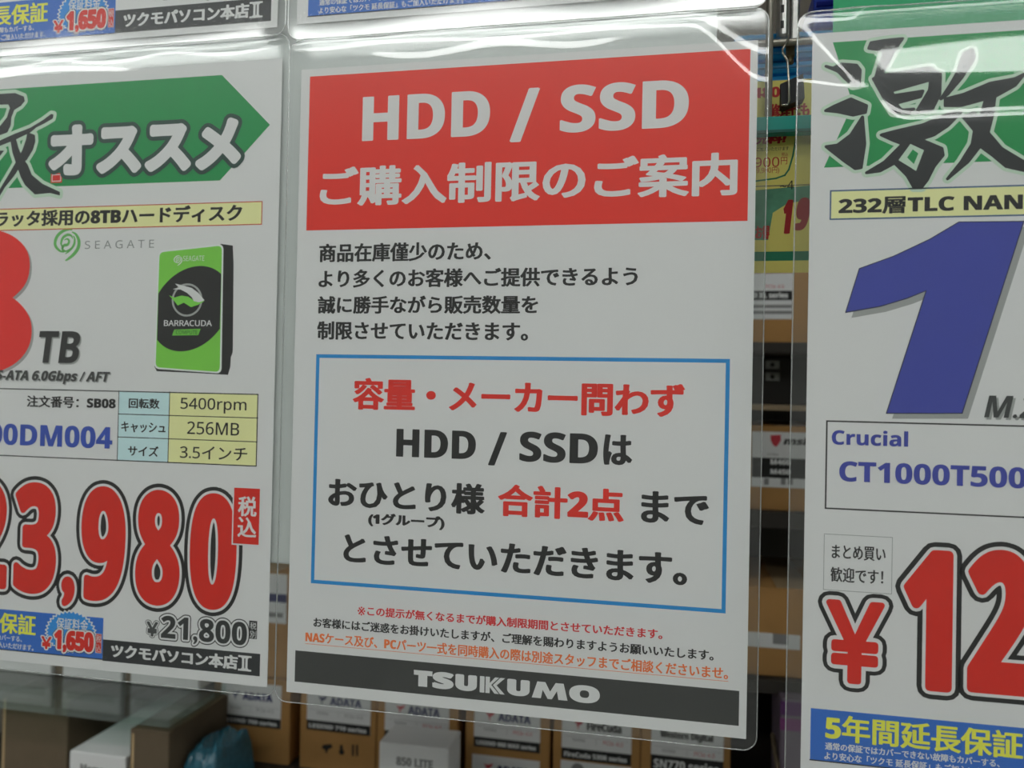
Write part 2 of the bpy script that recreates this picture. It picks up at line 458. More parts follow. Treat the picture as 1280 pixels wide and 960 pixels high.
wp([(.646, 0), (.674, 1), (.716, 1), (.742, .45), (.770, 1), (.812, 1), (.834, 0), (.786, 0), (.778, .52), (.752, 0), (.730, 0), (.703, .52), (.694, 0)])
child(g, 'shop_wordmark', sheet, 'white shop name on the charcoal band')

# ================================================================== pieces the price signs share
YEL = ink(228, 218, 150); SKY = ink(178, 204, 222); GREEN = ink(20, 124, 66); STRIP = ink(40, 92, 170); DIGIT = ink(184, 32, 20)
HALO = ink(172, 192, 174); SHADOW = ink(140, 142, 140); NAVY = ink(54, 62, 140); LEMON = ink(232, 216, 70)
_warranty = []
def warranty(sheet, Y, x0, z1):
    """the same strip again on another sheet: copies that share the printed meshes"""
    if not _warranty:
        _warranty.append(Vector((x0, Y, z1)) - root_loc(sheet)); _warranty.append(first_warranty(sheet, Y, x0, z1)); return
    off = (Vector((x0, Y, z1)) - root_loc(sheet)) - _warranty[0]
    for o in _warranty[1]:
        c = o.copy(); COL.objects.link(c); c.parent = sheet; c.location = off
def first_warranty(sheet, Y, x0, z1, k=1.0):
    """blue strip 116 x 20.6 mm with its lettering and burst badge; x0, z1 = its upper left corner"""
    g = Print(Y)
    def X(u): return x0 + u / 1000 * k
    def Z(v): return z1 - v / 1000 * k
    g.rect2((X(0), X(116), Z(20.6), Z(0)), STRIP)
    g.line2((X(0), Z(20.6)), (X(116), Z(20.6)), 0.0005, BLACK, 1)
    o1 = child(g, 'warranty_strip', sheet, 'blue warranty strip')
    g = Print(Y, 3)
    g.text2('5年間延長保証', X(5.6), X(77), Z(12.2), Z(1.6), LEMON, bold=0.00035)
    g.text2('通常の保証ではカバーできない故障もカバーする、', X(5.6), X(69), Z(15.9), Z(12.9), WHITE, bold=0.00009)
    g.text2('より安心な「ツクモ 延長保証」もご加入いただけます。', X(5.4), X(76), Z(19.8), Z(16.7), WHITE, bold=0.00009)
    o2 = child(g, 'warranty_text', sheet)
    g = Print(Y, 3)
    cx, cz = X(97.5), Z(9.5)
    pts = []
    for i in range(72):
        a = i / 72 * 2 * math.pi; rr = (15.4 if i % 2 else 14.0) / 1000 * k
        pts.append((cx + rr * math.cos(a), cz + rr * math.sin(a) * (0.80 if a < math.pi else 0.62)))
    g.poly2(pts, WHITE, 0)
    g.poly2([(cx + (x - cx) * .93, cz + (z - cz) * .93) for x, z in pts], ink(40, 122, 190), 1)
    g.text2('保証料金', X(89), X(107.5), Z(7.4), Z(1.6), WHITE, layer=3, bold=0.0001)
    g.text2('¥', X(80.5), X(86.5), Z(18.2), Z(11.8), DIGIT, layer=3, bold=0.0003, out=[(0.0006, WHITE)])
    g.text2('1,650', X(88), X(111), Z(19.0), Z(7.6), DIGIT, layer=3, bold=0.0006, out=[(0.0011, BLACK), (0.0008, WHITE)], res=5)
    g.rect2((X(112), X(115.4), Z(17.6), Z(8)), DIGIT, 3); g.frame2((X(112), X(115.4), Z(17.6), Z(8)), 0.0002, WHITE, 4)
    g.text2('税', X(112.4), X(115), Z(12.4), Z(8.6), WHITE, layer=5); g.text2('込', X(112.4), X(115), Z(17), Z(13.2), WHITE, layer=5)
    o3 = child(g, 'fee_badge', sheet, 'blue burst badge with red fee'); return [o1, o2, o3]
def shop_bar(sheet, Y, rect):
    g = Print(Y); g.rect2(rect, ink(38, 40, 42)); child(g, 'shop_bar', sheet, 'black shop name bar')
    x0, x1, z0, z1 = rect; w, h = x1 - x0, z1 - z0
    g = Print(Y, 3)
    g.text2('ツクモパソコン本店', x0 + w * .055, x0 + w * .865, z0 + h * .20, z1 - h * .16, WHITE, bold=0.00042)
    g.text2('II', x0 + w * .885, x0 + w * .93, z0 + h * .22, z1 - h * .18, WHITE, heavy=False, bold=0.00035)
    for zz in (z0 + h * .215, z1 - h * .175): g.line2((x0 + w * .872, zz), (x0 + w * .943, zz), 0.0009, WHITE, 2)
    child(g, 'shop_bar_lettering', sheet, 'white shop name lettering')
def pricing(g, s, bl, br, ty, layer=1, **k):
    g.text(s, bl, br, ty, DIGIT, layer=layer, bold=0.0017, out=[(0.0031, BLACK), (0.00125, WHITE)], res=8, **k)

# brush strokes of the big character, as they stand on the right sign
YR = -0.012
def zz(q): return [(920 + x / 3.5556, y / 3.5556) for x, y in q]
BRUSH = [zz(q) for q in (
    [(400, 295), (430, 303), (470, 285), (535, 290), (552, 312), (548, 375), (520, 380), (480, 345), (455, 318)],
    [(398, 492), (440, 470), (510, 440), (580, 470), (575, 500), (520, 512), (450, 497)],
    [(562, 520), (572, 640), (556, 745), (530, 750), (480, 715), (400, 652), (450, 645), (510, 600)],
    [(600, 190), (660, 180), (740, 172), (720, 200), (690, 250), (650, 330), (620, 345), (640, 280), (660, 225), (590, 215)],
    [(610, 350), (650, 335), (860, 300), (908, 330), (905, 420), (870, 490), (800, 500), (860, 400), (865, 355), (690, 405), (700, 425), (830, 405), (820, 430), (710, 460), (735, 490), (790, 485), (770, 505), (700, 500), (660, 440)],
    [(645, 600), (700, 585), (830, 555), (960, 500), (1000, 500), (940, 560), (880, 600), (820, 620), (915, 660), (920, 690), (880, 740), (850, 800), (825, 832), (790, 832), (760, 780), (705, 725), (640, 760), (580, 768), (660, 720), (740, 640), (700, 625)],
    [(1010, 240), (1050, 220), (1060, 260), (1000, 350), (940, 420), (910, 440), (950, 380), (985, 320)],
    [(930, 440), (1010, 420), (1130, 370), (1240, 350), (1280, 330), (1240, 380), (1150, 430), (1140, 510), (1120, 590), (1180, 660), (1280, 720), (1290, 760), (1200, 740), (1140, 690), (1085, 650), (1030, 720), (940, 795), (1000, 720), (1050, 640), (1060, 580), (1010, 520), (1060, 500), (1080, 540), (1110, 440), (1000, 470), (930, 470)])]

# ================================================================== left price sign
left = empty('price_sign', (U(-115), Y0, V(300)), 'hard drive price sign with red 23,980 price and green arrow, left of the notice', 'sign', 'price signs in clear sleeves')
YL = 0.0004
sheet = make_sheet(left, YL, U(-220), U(-10.2), V(296), V(-6))
def tilt_l(u, v):
    mm = v * 1000
    need = -0.22 + 0.077 * (mm - 2)
    rest = lerp_table([(0, -1.0), (14, -0.9), (36, -0.5), (70, -0.3), (130, 0.0), (318, 0)], mm)
    va = 3.6 + 0.8 * math.sin(u * 16 + 1); vb = 7.0 + 1.3 * math.sin(u * 21 + 2.5)
    b = step(mm - va, 1.5) * (1 - step(mm - vb, 1.8))
    b = max(b, 0.56 * math.exp(-((mm - 11 - 1.5 * math.sin(u * 12)) / 1.6) ** 2) * (1 - ramp(u, 0.55, 0.7)))
    return rest + 2 * (need - rest) * b
make_sleeve(left, YL, U(-225), U(-5.9), V(300), V(-17), tilt_l)
g = Print(YL)
a1, a2, a3 = g.P(277.5, 93.8), g.P(337.5, 156), g.P(275, 225.6)
g.poly2([(U(-216), a1[1]), a1, a2, a3, (U(-216), a3[1]), (U(-208), (a1[1] + a3[1]) / 2)], GREEN)
child(g, 'green_arrow', sheet, 'green arrow band')
# brush character, its right half
g = Print(YL, 2)
def z1(q): return [(x / 3.2, y / 3.2) for x, y in q]
BR = [z1(q) for q in (
    [(-40, 385), (0, 376), (60, 372), (96, 386), (100, 404), (84, 424), (58, 440), (40, 432), (34, 418), (-40, 420)],
    [(40, 432), (58, 440), (46, 470), (44, 500), (30, 530), (-10, 545), (-60, 560), (-60, 530), (0, 505), (28, 470)],
    [(-60, 590), (0, 562), (60, 535), (120, 512), (170, 482), (205, 456), (215, 458), (212, 474), (178, 494), (146, 510), (122, 530), (60, 560), (0, 584), (-60, 612)],
    [(110, 528), (140, 540), (142, 566), (132, 600), (108, 640), (88, 655), (60, 700), (20, 750), (-10, 800), (-20, 790), (10, 740), (40, 690), (66, 645), (90, 600), (104, 560)],
    [(40, 548), (62, 545), (74, 590), (90, 630), (112, 660), (128, 700), (170, 735), (240, 768), (240, 782), (200, 772), (140, 778), (100, 740), (84, 710), (70, 670), (50, 610)])]
hal = [[g.P(*s) for s in q] for q in BR]
pr = Print(YR); q0 = pr.P(1030, 209.5); q1 = pr.P(1019, 209.5)
for q in BRUSH[:6]: hal.append([(p[0] - q1[0] + U(-220), p[1] - q0[1] + V(52.4)) for p in (pr.P(*s) for s in q)])
g.union(hal, [e for pp in hal for e in zip(pp, pp[1:] + pp[:1])], 0.0018, HALO, 0)
g.union(hal, [], 0, ink(38, 40, 42), 1)
child(g, 'brush_character', sheet, 'black brush written character')
g = Print(YL, 5)
g.text('オススメ', (60.5, 220.5), (301, 211.5), 157.5, WHITE, bold=0.0018, out=[(0.0021, ink(38, 62, 56))], res=5)
child(g, 'arrow_lettering', sheet, 'white outlined lettering')
g = Print(YL, 4); r = g.quad((64, 217), (78, 216), (77.5, 228), (63.5, 229)); g.rect2(r, RED); g.frame2((r[0] + .0006, r[1] - .0006, r[2] + .0006, r[3] - .0006), 0.0004, WHITE, 1); child(g, 'red_seal', sheet, 'small red seal')
g = Print(YL); r = g.quad((-260, 271), (328.5, 249), (327.5, 279), (-260, 296.5)); r = (U(-216),) + r[1:]; g.rect2(r, YEL); g.frame2(r, 0.00045, ink(176, 70, 50), 1)
g.text('ラッタ採用の8TBハードディスク', (-6, 283.7), (302.5, 277), 263.5, BLACK, layer=2, bold=0.0004)
child(g, 'yellow_headline', sheet, 'yellow strip with black lettering')
g = Print(YL); g.text('8', (-96, 469), (38, 465.5), 291, ink(200, 44, 40), bold=0.0075, res=10, shadow=(0.0012, -0.0012, SHADOW)); child(g, 'capacity_numeral', sheet, 'big red numeral')
g = Print(YL, 4); g.text('TB', (45, 453.6), (101.5, 454), 414, ink(46, 46, 46), bold=0.0003, shear=0.12, res=6, shadow=(0.0007, -0.0007, SHADOW))
g.text('S-ATA 6.0Gbps / AFT', (-6, 478), (138, 481.5), 461.5, ink(58, 58, 58), layer=1, bold=0.0002, shear=0.25, shadow=(0.0005, -0.0005, SHADOW)); child(g, 'capacity_text', sheet)
def swirl(g, c, r, m, layer):
    """spiral mark: crescents that swell and taper round each other, the outer one ending in a tail below"""
    arcs = ([(-.15, -.62), (-.55, -.50), (-.90, -.10), (-.80, .42), (-.40, .80), (.10, .95), (.45, .92)],
            [(-.22, -.34), (-.42, -.05), (-.30, .36), (.05, .58), (.38, .52), (.50, .30)],
            [(-.18, .22), (.05, .30), (.22, .14), (.10, -.10), (-.20, -.16), (-.30, -.42), (.0, -.56), (.35, -.36)],
            [(.42, .78), (.75, .60), (1.0, .15), (.95, -.35), (.60, -.80), (.15, -1.12), (-.05, -1.22)],
            [(.55, .52), (.66, .25), (.60, -.15), (.30, -.50), (-.05, -.75)])
    wid = (.12, .10, .10, .13, .09)
    for pts, w in zip(arcs, wid):
        fine = []
        for i in range(len(pts) - 1):
            p0, p1, p2, p3 = pts[max(i - 1, 0)], pts[i], pts[i + 1], pts[min(i + 2, len(pts) - 1)]
            for k in range(5):
                t = k / 5
                fine.append(tuple(.5 * (2 * p1[j] + (p2[j] - p0[j]) * t + (2 * p0[j] - 5 * p1[j] + 4 * p2[j] - p3[j]) * t * t + (3 * p1[j] - p0[j] - 3 * p2[j] + p3[j]) * t ** 3) for j in (0, 1)))
        fine.append(pts[-1]); n = len(fine); A, B = [], []
        for i, p in enumerate(fine):
            a, b = fine[max(i - 1, 0)], fine[min(i + 1, n - 1)]; d = Vector((b[0] - a[0], b[1] - a[1])).normalized()
            ww = w * (.25 + .75 * math.sin(math.pi * (i + .5) / n))
            A.append((c[0] + r * (p[0] - d.y * ww), c[1] + r * (p[1] + d.x * ww))); B.append((c[0] + r * (p[0] + d.y * ww), c[1] + r * (p[1] - d.x * ww)))
        for i in range(n - 1): g.poly2([A[i], B[i], B[i + 1], A[i + 1]], m, layer)
g = Print(YL); swirl(g, g.P(83, 304), 0.0073, ink(92, 160, 84), 0); g.text('S E A G A T E', (106, 311.5), (192.5, 309.5), 301.5, ink(120, 124, 122)); child(g, 'maker_logo', sheet, 'green swirl logo with grey spaced lettering')
# printed picture of the drive
g = Print(YL)
g.poly([(276, 304.8), (291, 307), (292, 330), (291, 440), (288.5, 447), (288, 458), (285, 468.5), (240, 466), (196, 464), (193, 458)], ink(34, 34, 34), 0)
def rquad(tl, tr, br, bl, rad, n=6):
    c = [Vector(g.P(*q)) for q in (tl, tr, br, bl)]; out = []
    for i in range(4):
        p, a, b = c[i], c[i - 1], c[(i + 1) % 4]; da = (a - p).normalized() * rad; db = (b - p).normalized() * rad
        for k in range(n + 1):
            t = k / n; out.append(tuple((p + da) * (1 - t) ** 2 + p * 2 * t * (1 - t) + (p + db) * t * t))
    return out
g.poly2(rquad((198, 313.5), (279.5, 305), (277, 467), (192.8, 461), 0.003), ink(200, 204, 202), 1)
lab = rquad((199.6, 315.5), (277.5, 307), (274.8, 465), (194.6, 459), 0.0026); g.poly2(lab, ink(110, 178, 66), 2)
import math as _m
def clip(poly, axis, lim, keep_less):
    out = []
    for i in range(len(poly)):
        a, b = poly[i], poly[(i + 1) % len(poly)]; ia = (a[axis] <= lim) == keep_less; ib = (b[axis] <= lim) == keep_less
        if ia: out.append(a)
        if ia != ib:
            t = (lim - a[axis]) / (b[axis] - a[axis]); out.append((a[0] + (b[0] - a[0]) * t, a[1] + (b[1] - a[1]) * t))
    return out
ec = g.P(238, 386); ell = []
for i in range(60):
    a = 2 * math.pi * i / 60; x, z = math.cos(a) * 0.0215, math.sin(a) * 0.0205
    ell.append((ec[0] + x, ec[1] + z + x * 0.22))
ell = clip(ell, 0, g.P(275.6, 386)[0], True); ell = clip(ell, 0, g.P(197.6, 386)[0], False)
g.poly2(ell, ink(36, 36, 36), 3)
swirl(g, g.P(222.5, 325), 0.0022, WHITE, 4)
g.text('SEAGATE', (229, 327), (255.5, 325.5), 320.5, WHITE, layer=4)
g.disc(g.P(234, 375), 0.0084, ink(150, 152, 150), 4, 40, 0.0082, inner=.88)
g.poly([(211.5, 369), (218, 372), (227, 369.5), (236, 371), (243, 376), (256, 376.5), (248, 381), (239, 384), (230, 378.5), (222.5, 382), (219, 377.5)], ink(110, 184, 70), 5)
g.poly([(219, 354.5), (231, 357.5), (240, 360), (248, 366), (256, 375.5), (249, 378), (242.5, 376.5), (240, 371.5), (234, 366), (226, 362), (216, 361.5), (224, 359.5)], WHITE, 6)
g.text('BARRACUDA', (205, 408), (265, 407.5), 400.5, WHITE, layer=4, heavy=False, bold=0.00008)
g.poly([(218, 412), (251, 411), (248, 419), (215.3, 419.5)], ink(96, 168, 62), 4); g.text('COMPUTE', (220, 417.8), (247, 417.6), 413, ink(30, 40, 30), layer=5)
child(g, 'drive_picture', sheet, 'printed picture of a black and green hard drive')
# specification table
g = Print(YL)
A = g.quad((-260, 480), (323, 491.6), (321, 583), (-260, 559)); A = (U(-216),) + A[1:]; c1, c2 = g.P(147.7, 530)[0], g.P(211.2, 530)[0]
zt, zb = A[3], A[2]; h1, h2 = g.P(235, 520)[1], g.P(235, 549.3)[1]
g.rect2((c1, c2, zb, zt), SKY); g.rect2((c2, A[1], zb, zt), YEL)
g.frame2(A, 0.0005, BLACK, 1)
for c in (c1, c2): g.line2((c, zb), (c, zt), 0.0004, BLACK, 1)
for h in (h1, h2): g.line2((c1, h), (A[1], h), 0.0004, BLACK, 1)
child(g, 'spec_table', sheet, 'ruled table with blue and yellow cells')
g = Print(YL, 3); TB_ = 0.00015
g.text('注文番号：SB08', (33.5, 509.2), (144.7, 511), 494.7, BLACK, bold=0.00022)
g.text('回転数', (161, 510), (199.4, 511.3), 497.5, BLACK, bold=TB_); g.text('キャッシュ', (151.5, 540), (207, 541.6), 527, BLACK, bold=TB_); g.text('サイズ', (160, 569.5), (198, 571), 556.7, BLACK, bold=TB_)
g.text('5400rpm', (225.6, 515.3), (308, 517.6), 497, BLACK, heavy=False, bold=0.00006); g.text('256MB', (234, 542.6), (299, 544.6), 526.8, BLACK, heavy=False, bold=0.00006); g.text('3.5インチ', (225, 573), (309, 576), 556.8, BLACK, heavy=False, bold=0.00006)
child(g, 'spec_text', sheet)
g = Print(YL, 3); g.text('00DM004', (-15, 555.6), (140.3, 561), 529, ink(48, 70, 150), bold=0.0003, res=6); child(g, 'model_code', sheet, 'blue model code')
g = Print(YL)
pricing(g, '2', (-48, 733), (8, 736), 598); pricing(g, '3', (16, 741), (69, 744), 602); pricing(g, ',', (76, 757.5), (93, 758.5), 720)
pricing(g, '9', (99.5, 750), (155, 754), 606.5); pricing(g, '8', (168, 755), (223.5, 759), 611); pricing(g, '0', (235.5, 760), (294, 764.5), 615)
child(g, 'main_price', sheet, 'big red price outlined in white and black')
g = Print(YL, 8); r = g.quad((293.5, 609), (325, 611.5), (324, 681), (291.2, 679)); g.rect2(r, WHITE, 0, 0.0007); g.rect2(r, DIGIT, 1)
g.text('税', (297.5, 645), (321, 646), 620, WHITE, layer=2, bold=0.0003); g.text('込', (297, 671), (320.5, 672), 646, WHITE, layer=2, bold=0.0003)
child(g, 'tax_box', sheet, 'red tax included box')
warranty(sheet, YL, U(-216), V(269.9))
g = Print(YL)
g.text('¥', (183, 795), (197.5, 796), 776.6, ink(60, 62, 62), bold=0.0004, out=[(0.0008, BLACK), (0.0005, WHITE)])
g.text('21,800', (201, 803.5), (308.5, 809), 771, ink(44, 46, 46), bold=0.0002, out=[(0.0014, BLACK), (0.0009, WHITE)], res=5)
r = g.quad((311.5, 775.5), (321.5, 776.5), (321.2, 799), (311.2, 798)); g.rect2(r, BLACK, 1)
g.text('税', (312.5, 786.5), (320.5, 787), 777.5, WHITE, layer=2); g.text('別', (312.3, 797), (320.3, 798), 788, WHITE, layer=2)
child(g, 'untaxed_price', sheet, 'small black outlined price')
g = Print(YL); shop_bar(sheet, YL, g.quad((128.7, 799.6), (325, 817), (325, 847), (128.2, 824.4)))

# ================================================================== sign above the left one
YT = -0.004
upl = empty('price_sign', (U(-115), YT, V(-15)), 'price sign above the arrow sign, only its blue strip and black shop bar in view', 'sign', 'price signs in clear sleeves')
sheet = make_sheet(upl, YT, U(-220), U(-11), V(-19), V(-120))
flat = lambda u, v: 0.25 * math.sin(u * 11 + v * 60)
make_sleeve(upl, YT, U(-224), U(-6.4), V(-14.5), V(-124), flat)
g = Print(YT); bar = g.quad((144, 13), (339, -3), (339, 27), (144, 40.6))
warranty(sheet, YT, bar[0] - 0.116, bar[2] + 0.0206)
shop_bar(sheet, YT, bar)
g = Print(YT); g.text('¥21,800', (196, 3.5), (320, -7), -34, ink(52, 54, 54), bold=0.0004, out=[(0.0010, BLACK), (0.0007, WHITE)], res=5); child(g, 'untaxed_price', sheet, 'small black outlined price')

# ================================================================== sign above the notice
upc = empty('price_sign', (U(105), YT, V(-12)), 'price sign above the notice, only the bottom of its blue strip in view', 'sign', 'price signs in clear sleeves')
sheet = make_sheet(upc, YT, U(-1), U(209), V(-19.5), V(-120))
make_sleeve(upc, YT, U(-5), U(213.5), V(-11.8), V(-124), flat)
g = Print(YT); p = g.P(385, 19.5); q = g.P(640, 2)
warranty(sheet, YT, p[0], (p[1] + q[1]) / 2 + 0.0206)
g = Print(YT); z = (p[1] + q[1]) / 2; shop_bar(sheet, YT, (p[0] + 0.116, p[0] + 0.201, z, z + 0.0115))

# ================================================================== right price sign
YR = -0.012
rt = Print(YR)
xs = sum(rt.P(*q)[0] for q in ((1017, 42), (1010, 500), (1005.8, 640), (998.7, 884))) / 4
zs = rt.P(1140, 34)[1]; xe = sum(rt.P(*q)[0] for q in ((997, 30), (981.7, 864))) / 2; ze = rt.P(1140, 8.7)[1]
right = empty('price_sign', (xs + 0.105, YR, ze - 0.318), 'drive price sign with large blue numeral 1 under glaring reflections, right edge', 'sign', 'price signs in clear sleeves')
sheet = make_sheet(right, YR, xs, xs + 0.21, zs - 0.297, zs)
def tilt_r(u, v):
    mm = v * 1000
    need = 0.68 + 0.083 * (mm - 3.6)
    rest = lerp_table([(0, -0.4), (20, -0.3), (50, -0.8), (70, -1.6), (115, -1.5), (150, -0.4), (200, 0.0), (318, 0)], mm)
    m = ramp(u, 0.09, 0.17)
    blob = 0.5 * step(mm - 15.5 - 1.2 * math.sin(u * 13), 4.0) * (1 - step(mm - 30 + 1.5 * math.sin(u * 9 + 1), 5.0))
    line = 0.60 * math.exp(-((mm - 32 - 12.5 * ramp(u, 0.10, 0.19)) / 3.2) ** 2)
    main = max(blob, line)
    p = 3 + 27 * min(1, u / 0.10); q = 28 + 4 * min(1, u / 0.10)
    wedge = step(mm - p, 4.5) * (1 - step(mm - q, 4.5))
    return rest + 2 * (need - rest) * (main * m + wedge * (1 - m))
make_sleeve(right, YR, xe, xe + 0.2195, ze - 0.3178, ze, tilt_r)
g = Print(YR)
b1, b2, b3 = g.P(1041, 53), g.P(1030, 209.5), g.P(1066, 130); b4, b5 = g.P(1280, 36.5), g.P(1280, 197.5)
g.poly2([b1, (xs + .170, (b1[1] + b4[1]) / 2), (xs + .203, b3[1]), (xs + .170, (b2[1] + b5[1]) / 2), b2, b3], GREEN); child(g, 'green_band', sheet, 'green arrow band')
g = Print(YR, 2); hal = []
for q in BRUSH:
    hal.append([g.P(*s) for s in q])
g.union(hal, [e for pp in hal for e in zip(pp, pp[1:] + pp[:1])], 0.0019, HALO, 0)
g.union(hal, [e for q in hal for e in zip(q, q[1:] + q[:1])], 0.0006, ink(38, 40, 42), 1)
g.poly(zz([(722, 712), (775, 640), (835, 668), (800, 760)]), HALO, 2); g.poly(zz([(760, 700), (785, 665), (810, 682), (790, 730)]), GREEN, 3)
child(g, 'brush_character', sheet, 'black brush written character with pale halo')
g = Print(YR); r = g.quad((1037.5, 237.6), (1280, 231), (1280, 271), (1036.7, 274)); r = (r[0], r[0] + 0.192, r[2], r[3]); g.rect2(r, YEL); g.frame2(r, 0.0006, ink(66, 90, 120), 1)
g.text('232層TLC NAND', (1048, 267.5), (1305, 263.5), 246.5, BLACK, layer=2, bold=0.00025, res=5); child(g, 'yellow_headline', sheet, 'yellow strip with black lettering')
ONE = [(990, 98), (1279, 95), (1005, 948), (668, 948), (845, 403), (760, 437), (640, 473), (487, 500), (548, 305), (700, 250), (860, 175)]
g = Print(YR)
def z6(q, dx=0, dy=0): return [(920 + (x + dx) / 3.5556, 250 + (y + dy) / 3.5556) for x, y in q]
g.poly(z6(ONE, 26, 24), SHADOW, 0); g.poly(z6(ONE), NAVY, 1)
pp = [g.P(*s) for s in z6(ONE)]; g.union([], list(zip(pp, pp[1:] + pp[:1])), 0.0002, ink(44, 46, 70), 2); child(g, 'capacity_numeral', sheet, 'big blue numeral with grey shadow')
g = Print(YR, 4); g.text('M.2', (1230, 521.5), (1300, 524), 493.5, ink(54, 56, 56), bold=0.0001, shear=0.2, shadow=(0.0008, -0.0008, SHADOW)); child(g, 'capacity_text', sheet)
g = Print(YR); r = g.quad((1033, 526), (1280, 531), (1280, 646.8), (1030.5, 637)); r = (r[0], r[0] + 0.195, r[2], r[3]); g.frame2(r, 0.0006, BLACK); child(g, 'spec_frame', sheet, 'thin black frame')
g = Print(YR, 3); g.text('Crucial', (1039.5, 555.5), (1135, 558.7), 536.5, NAVY, bold=0.00012, res=5); g.text('CT1000T500', (1048.8, 602.5), (1283, 610), 577, NAVY, bold=0.0002, res=5); child(g, 'model_code', sheet, 'blue maker and model code')
g = Print(YR); r = g.quad((1030, 667), (1116, 671.5), (1114.6, 742.4), (1029, 737.6)); g.frame2(r, 0.0002, ink(120, 124, 122))
g.text('まとめ買い', (1039.5, 698.5), (1107, 701.8), 681, BLACK, bold=0.00012); g.text('歓迎です！', (1038, 727), (1104, 730.8), 708.5, BLACK, bold=0.00012); child(g, 'bulk_note', sheet, 'small framed note in black lettering')
g = Print(YR)
g.text('¥', (1031, 853), (1104.5, 857), 749.5, DIGIT, bold=0.0012, out=[(0.0032, BLACK), (0.0016, WHITE)], res=8)
pricing(g, '1', (1127.5, 861.5), (1189.5, 865.5), 686); pricing(g, '2', (1208, 866), (1292, 871), 686)
child(g, 'main_price', sheet, 'big red price outlined in white and black')
g = Print(YR); p = g.P(1013.5, 887); q = g.P(1280, 908); warranty(sheet, YR, p[0], (p[1] + q[1]) / 2)

# ================================================================== green sheet behind the top of the right sign
YG = 0.004
g0 = Print(YG); pa = g0.P(1041, 46)
poster = empty('green_poster', (pa[0] + 0.1, YG, pa[1] - 0.004), 'plain green bottomed poster above and behind the glaring price sign', 'poster')
sheet = make_sheet(poster, YG, pa[0], pa[0] + 0.2, pa[1], pa[1] + 0.12, ink(36, 130, 86), 'green_sheet')
g = Print(YG); x = pa[0]
for xx in (g.P(1155, 20)[0], g.P(1274, 20)[0]):
    g = Print(YG); g.line2((xx, pa[1]), (xx, pa[1] + .05), 0.0002, ink(110, 178, 140)); child(g, 'rule_line', sheet, 'thin pale rule')

# ================================================================== white board behind the left and middle signs
g = Geo(); b = at(350, 705, 0.0022)
g.box((-0.33, 0.0022, b.z), (0.088, 0.0062, ZC + 0.32), mat('white_board', (0.74, 0.76, 0.75, 1), 0.5), 0.0008)
tag(g.build('display_board', origin=(-0.12, 0.004, b.z)), 'white board hanging close behind the middle and left signs', 'board')

# ================================================================== wire grid, upright, clip and yellow cards in the gap
YW = 0.027
g = Geo(); top = ZC + 0.3
vx = at(961.5, 70, YW).x; hz = at(975, 49.5, YW).z; zlow = at(961.5, 175, YW).z
grid = empty('wire_grid', (vx, YW, zlow), 'dull metal wire grid crossing in the gap right of the notice', 'wire grid')
for k in (-2, -1, 0, 1, 2):
    g = Geo(); g.tube([(vx + k * 0.05, YW, zlow), (vx + k * 0.05, YW, top)], 0.00165, WIRE, 12); g.build('upright_wire', grid)
for k in range(0, 4):
    g = Geo(); g.tube([(vx - 0.11, YW + 0.0033, hz + k * 0.05), (vx + 0.12, YW + 0.0033, hz + k * 0.05)], 0.00165, WIRE, 12); g.build('cross_wire', grid)
YU = 0.038
p0 = at(973.5, 46, YU); p1 = at(986.5, 46, YU); p2 = at(1001, 46, YU)
up = empty('shelf_upright', ((p0.x + p1.x) / 2, YU, p0.z), 'bright galvanised slotted upright above the binder clip', 'upright')
g = Geo(); g.box((p0.x, YU, p0.z), (p1.x, YU + 0.012, top), STEEL, 0.0015); g.build('channel', up)
g = Geo(); g.box((p1.x + .0012, YU + 0.004, p0.z - .0005), (p2.x, YU + 0.014, top), STEEL, 0.001); g.build('side_plate', up)
g = Geo()
for i in range(20):
    z = p0.z + 0.004 + i * 0.0075; xm = p0.x + (p1.x - p0.x) * .32
    g.box((xm - .0007, YU - 0.0002, z), (xm + .0007, YU + 0.0005, z + 0.0035), DARK)
g.build('slots', up)
# binder clip hanging by its wire arm from the grid
YB = 0.0235
def b(x, y, d=0.0): return at(x, y, YB + d)
clip_ = empty('binder_clip', b(984, 132), 'black binder clip hanging by its wire arm from the grid', 'clip')
g = Geo()
body = [(975.5, 105), (1004, 92), (1006, 122), (980, 133), (977, 131)]
fr_ = [b(*q) for q in body]; bk = [Vector((q.x, q.y + 0.0075, q.z)) for q in fr_]
bk[0].y = bk[1].y = YB + 0.002
BLK = mat('black_enamel', (0.02, 0.02, 0.022, 1), 0.55, 0.0, spec=0.2)
g.face(fr_, BLK); g.face(list(reversed(bk)), BLK)
for i in range(5): g.face([fr_[i], bk[i], bk[(i + 1) % 5], fr_[(i + 1) % 5]], BLK)
g.build('jaw', clip_)
g = Geo(); g.tube([b(976.5, 131.5, -.0012), b(984, 131, -.0012), b(986.5, 126, -.0012), b(986, 100, -.0012), b(984.5, 76, -.001), b(978.5, 66, -.001), b(978, 62, -.001), b(983, 54, 0), b(986, 47, .003), b(986, 44, .006)], 0.00055, mat('nickel_wire', (0.45, 0.42, 0.36, 1), 0.25, 0.9), 8); g.build('wire_arm', clip_)
YK = 0.034
g = Geo(); a = at(988, 54, YK); c = at(989, 76, YK); rr = 0.0021
g.tube([(a.x, YK, a.z), (a.x, YK, c.z + .002)], rr, mat('bronze_knob', (0.16, 0.13, 0.07, 1), 0.35, 0.7), 16); g.tube([(a.x, YK, c.z + .002), (a.x, YK, c.z), (a.x, YK, c.z - .0012)], rr * .8, mat('bronze_knob', (0, 0, 0, 1)), 16)
tag(g.build('hanging_stud', origin=(a.x, YK, c.z)), 'short bronze stud under the slotted upright, behind the clip arm', 'stud')
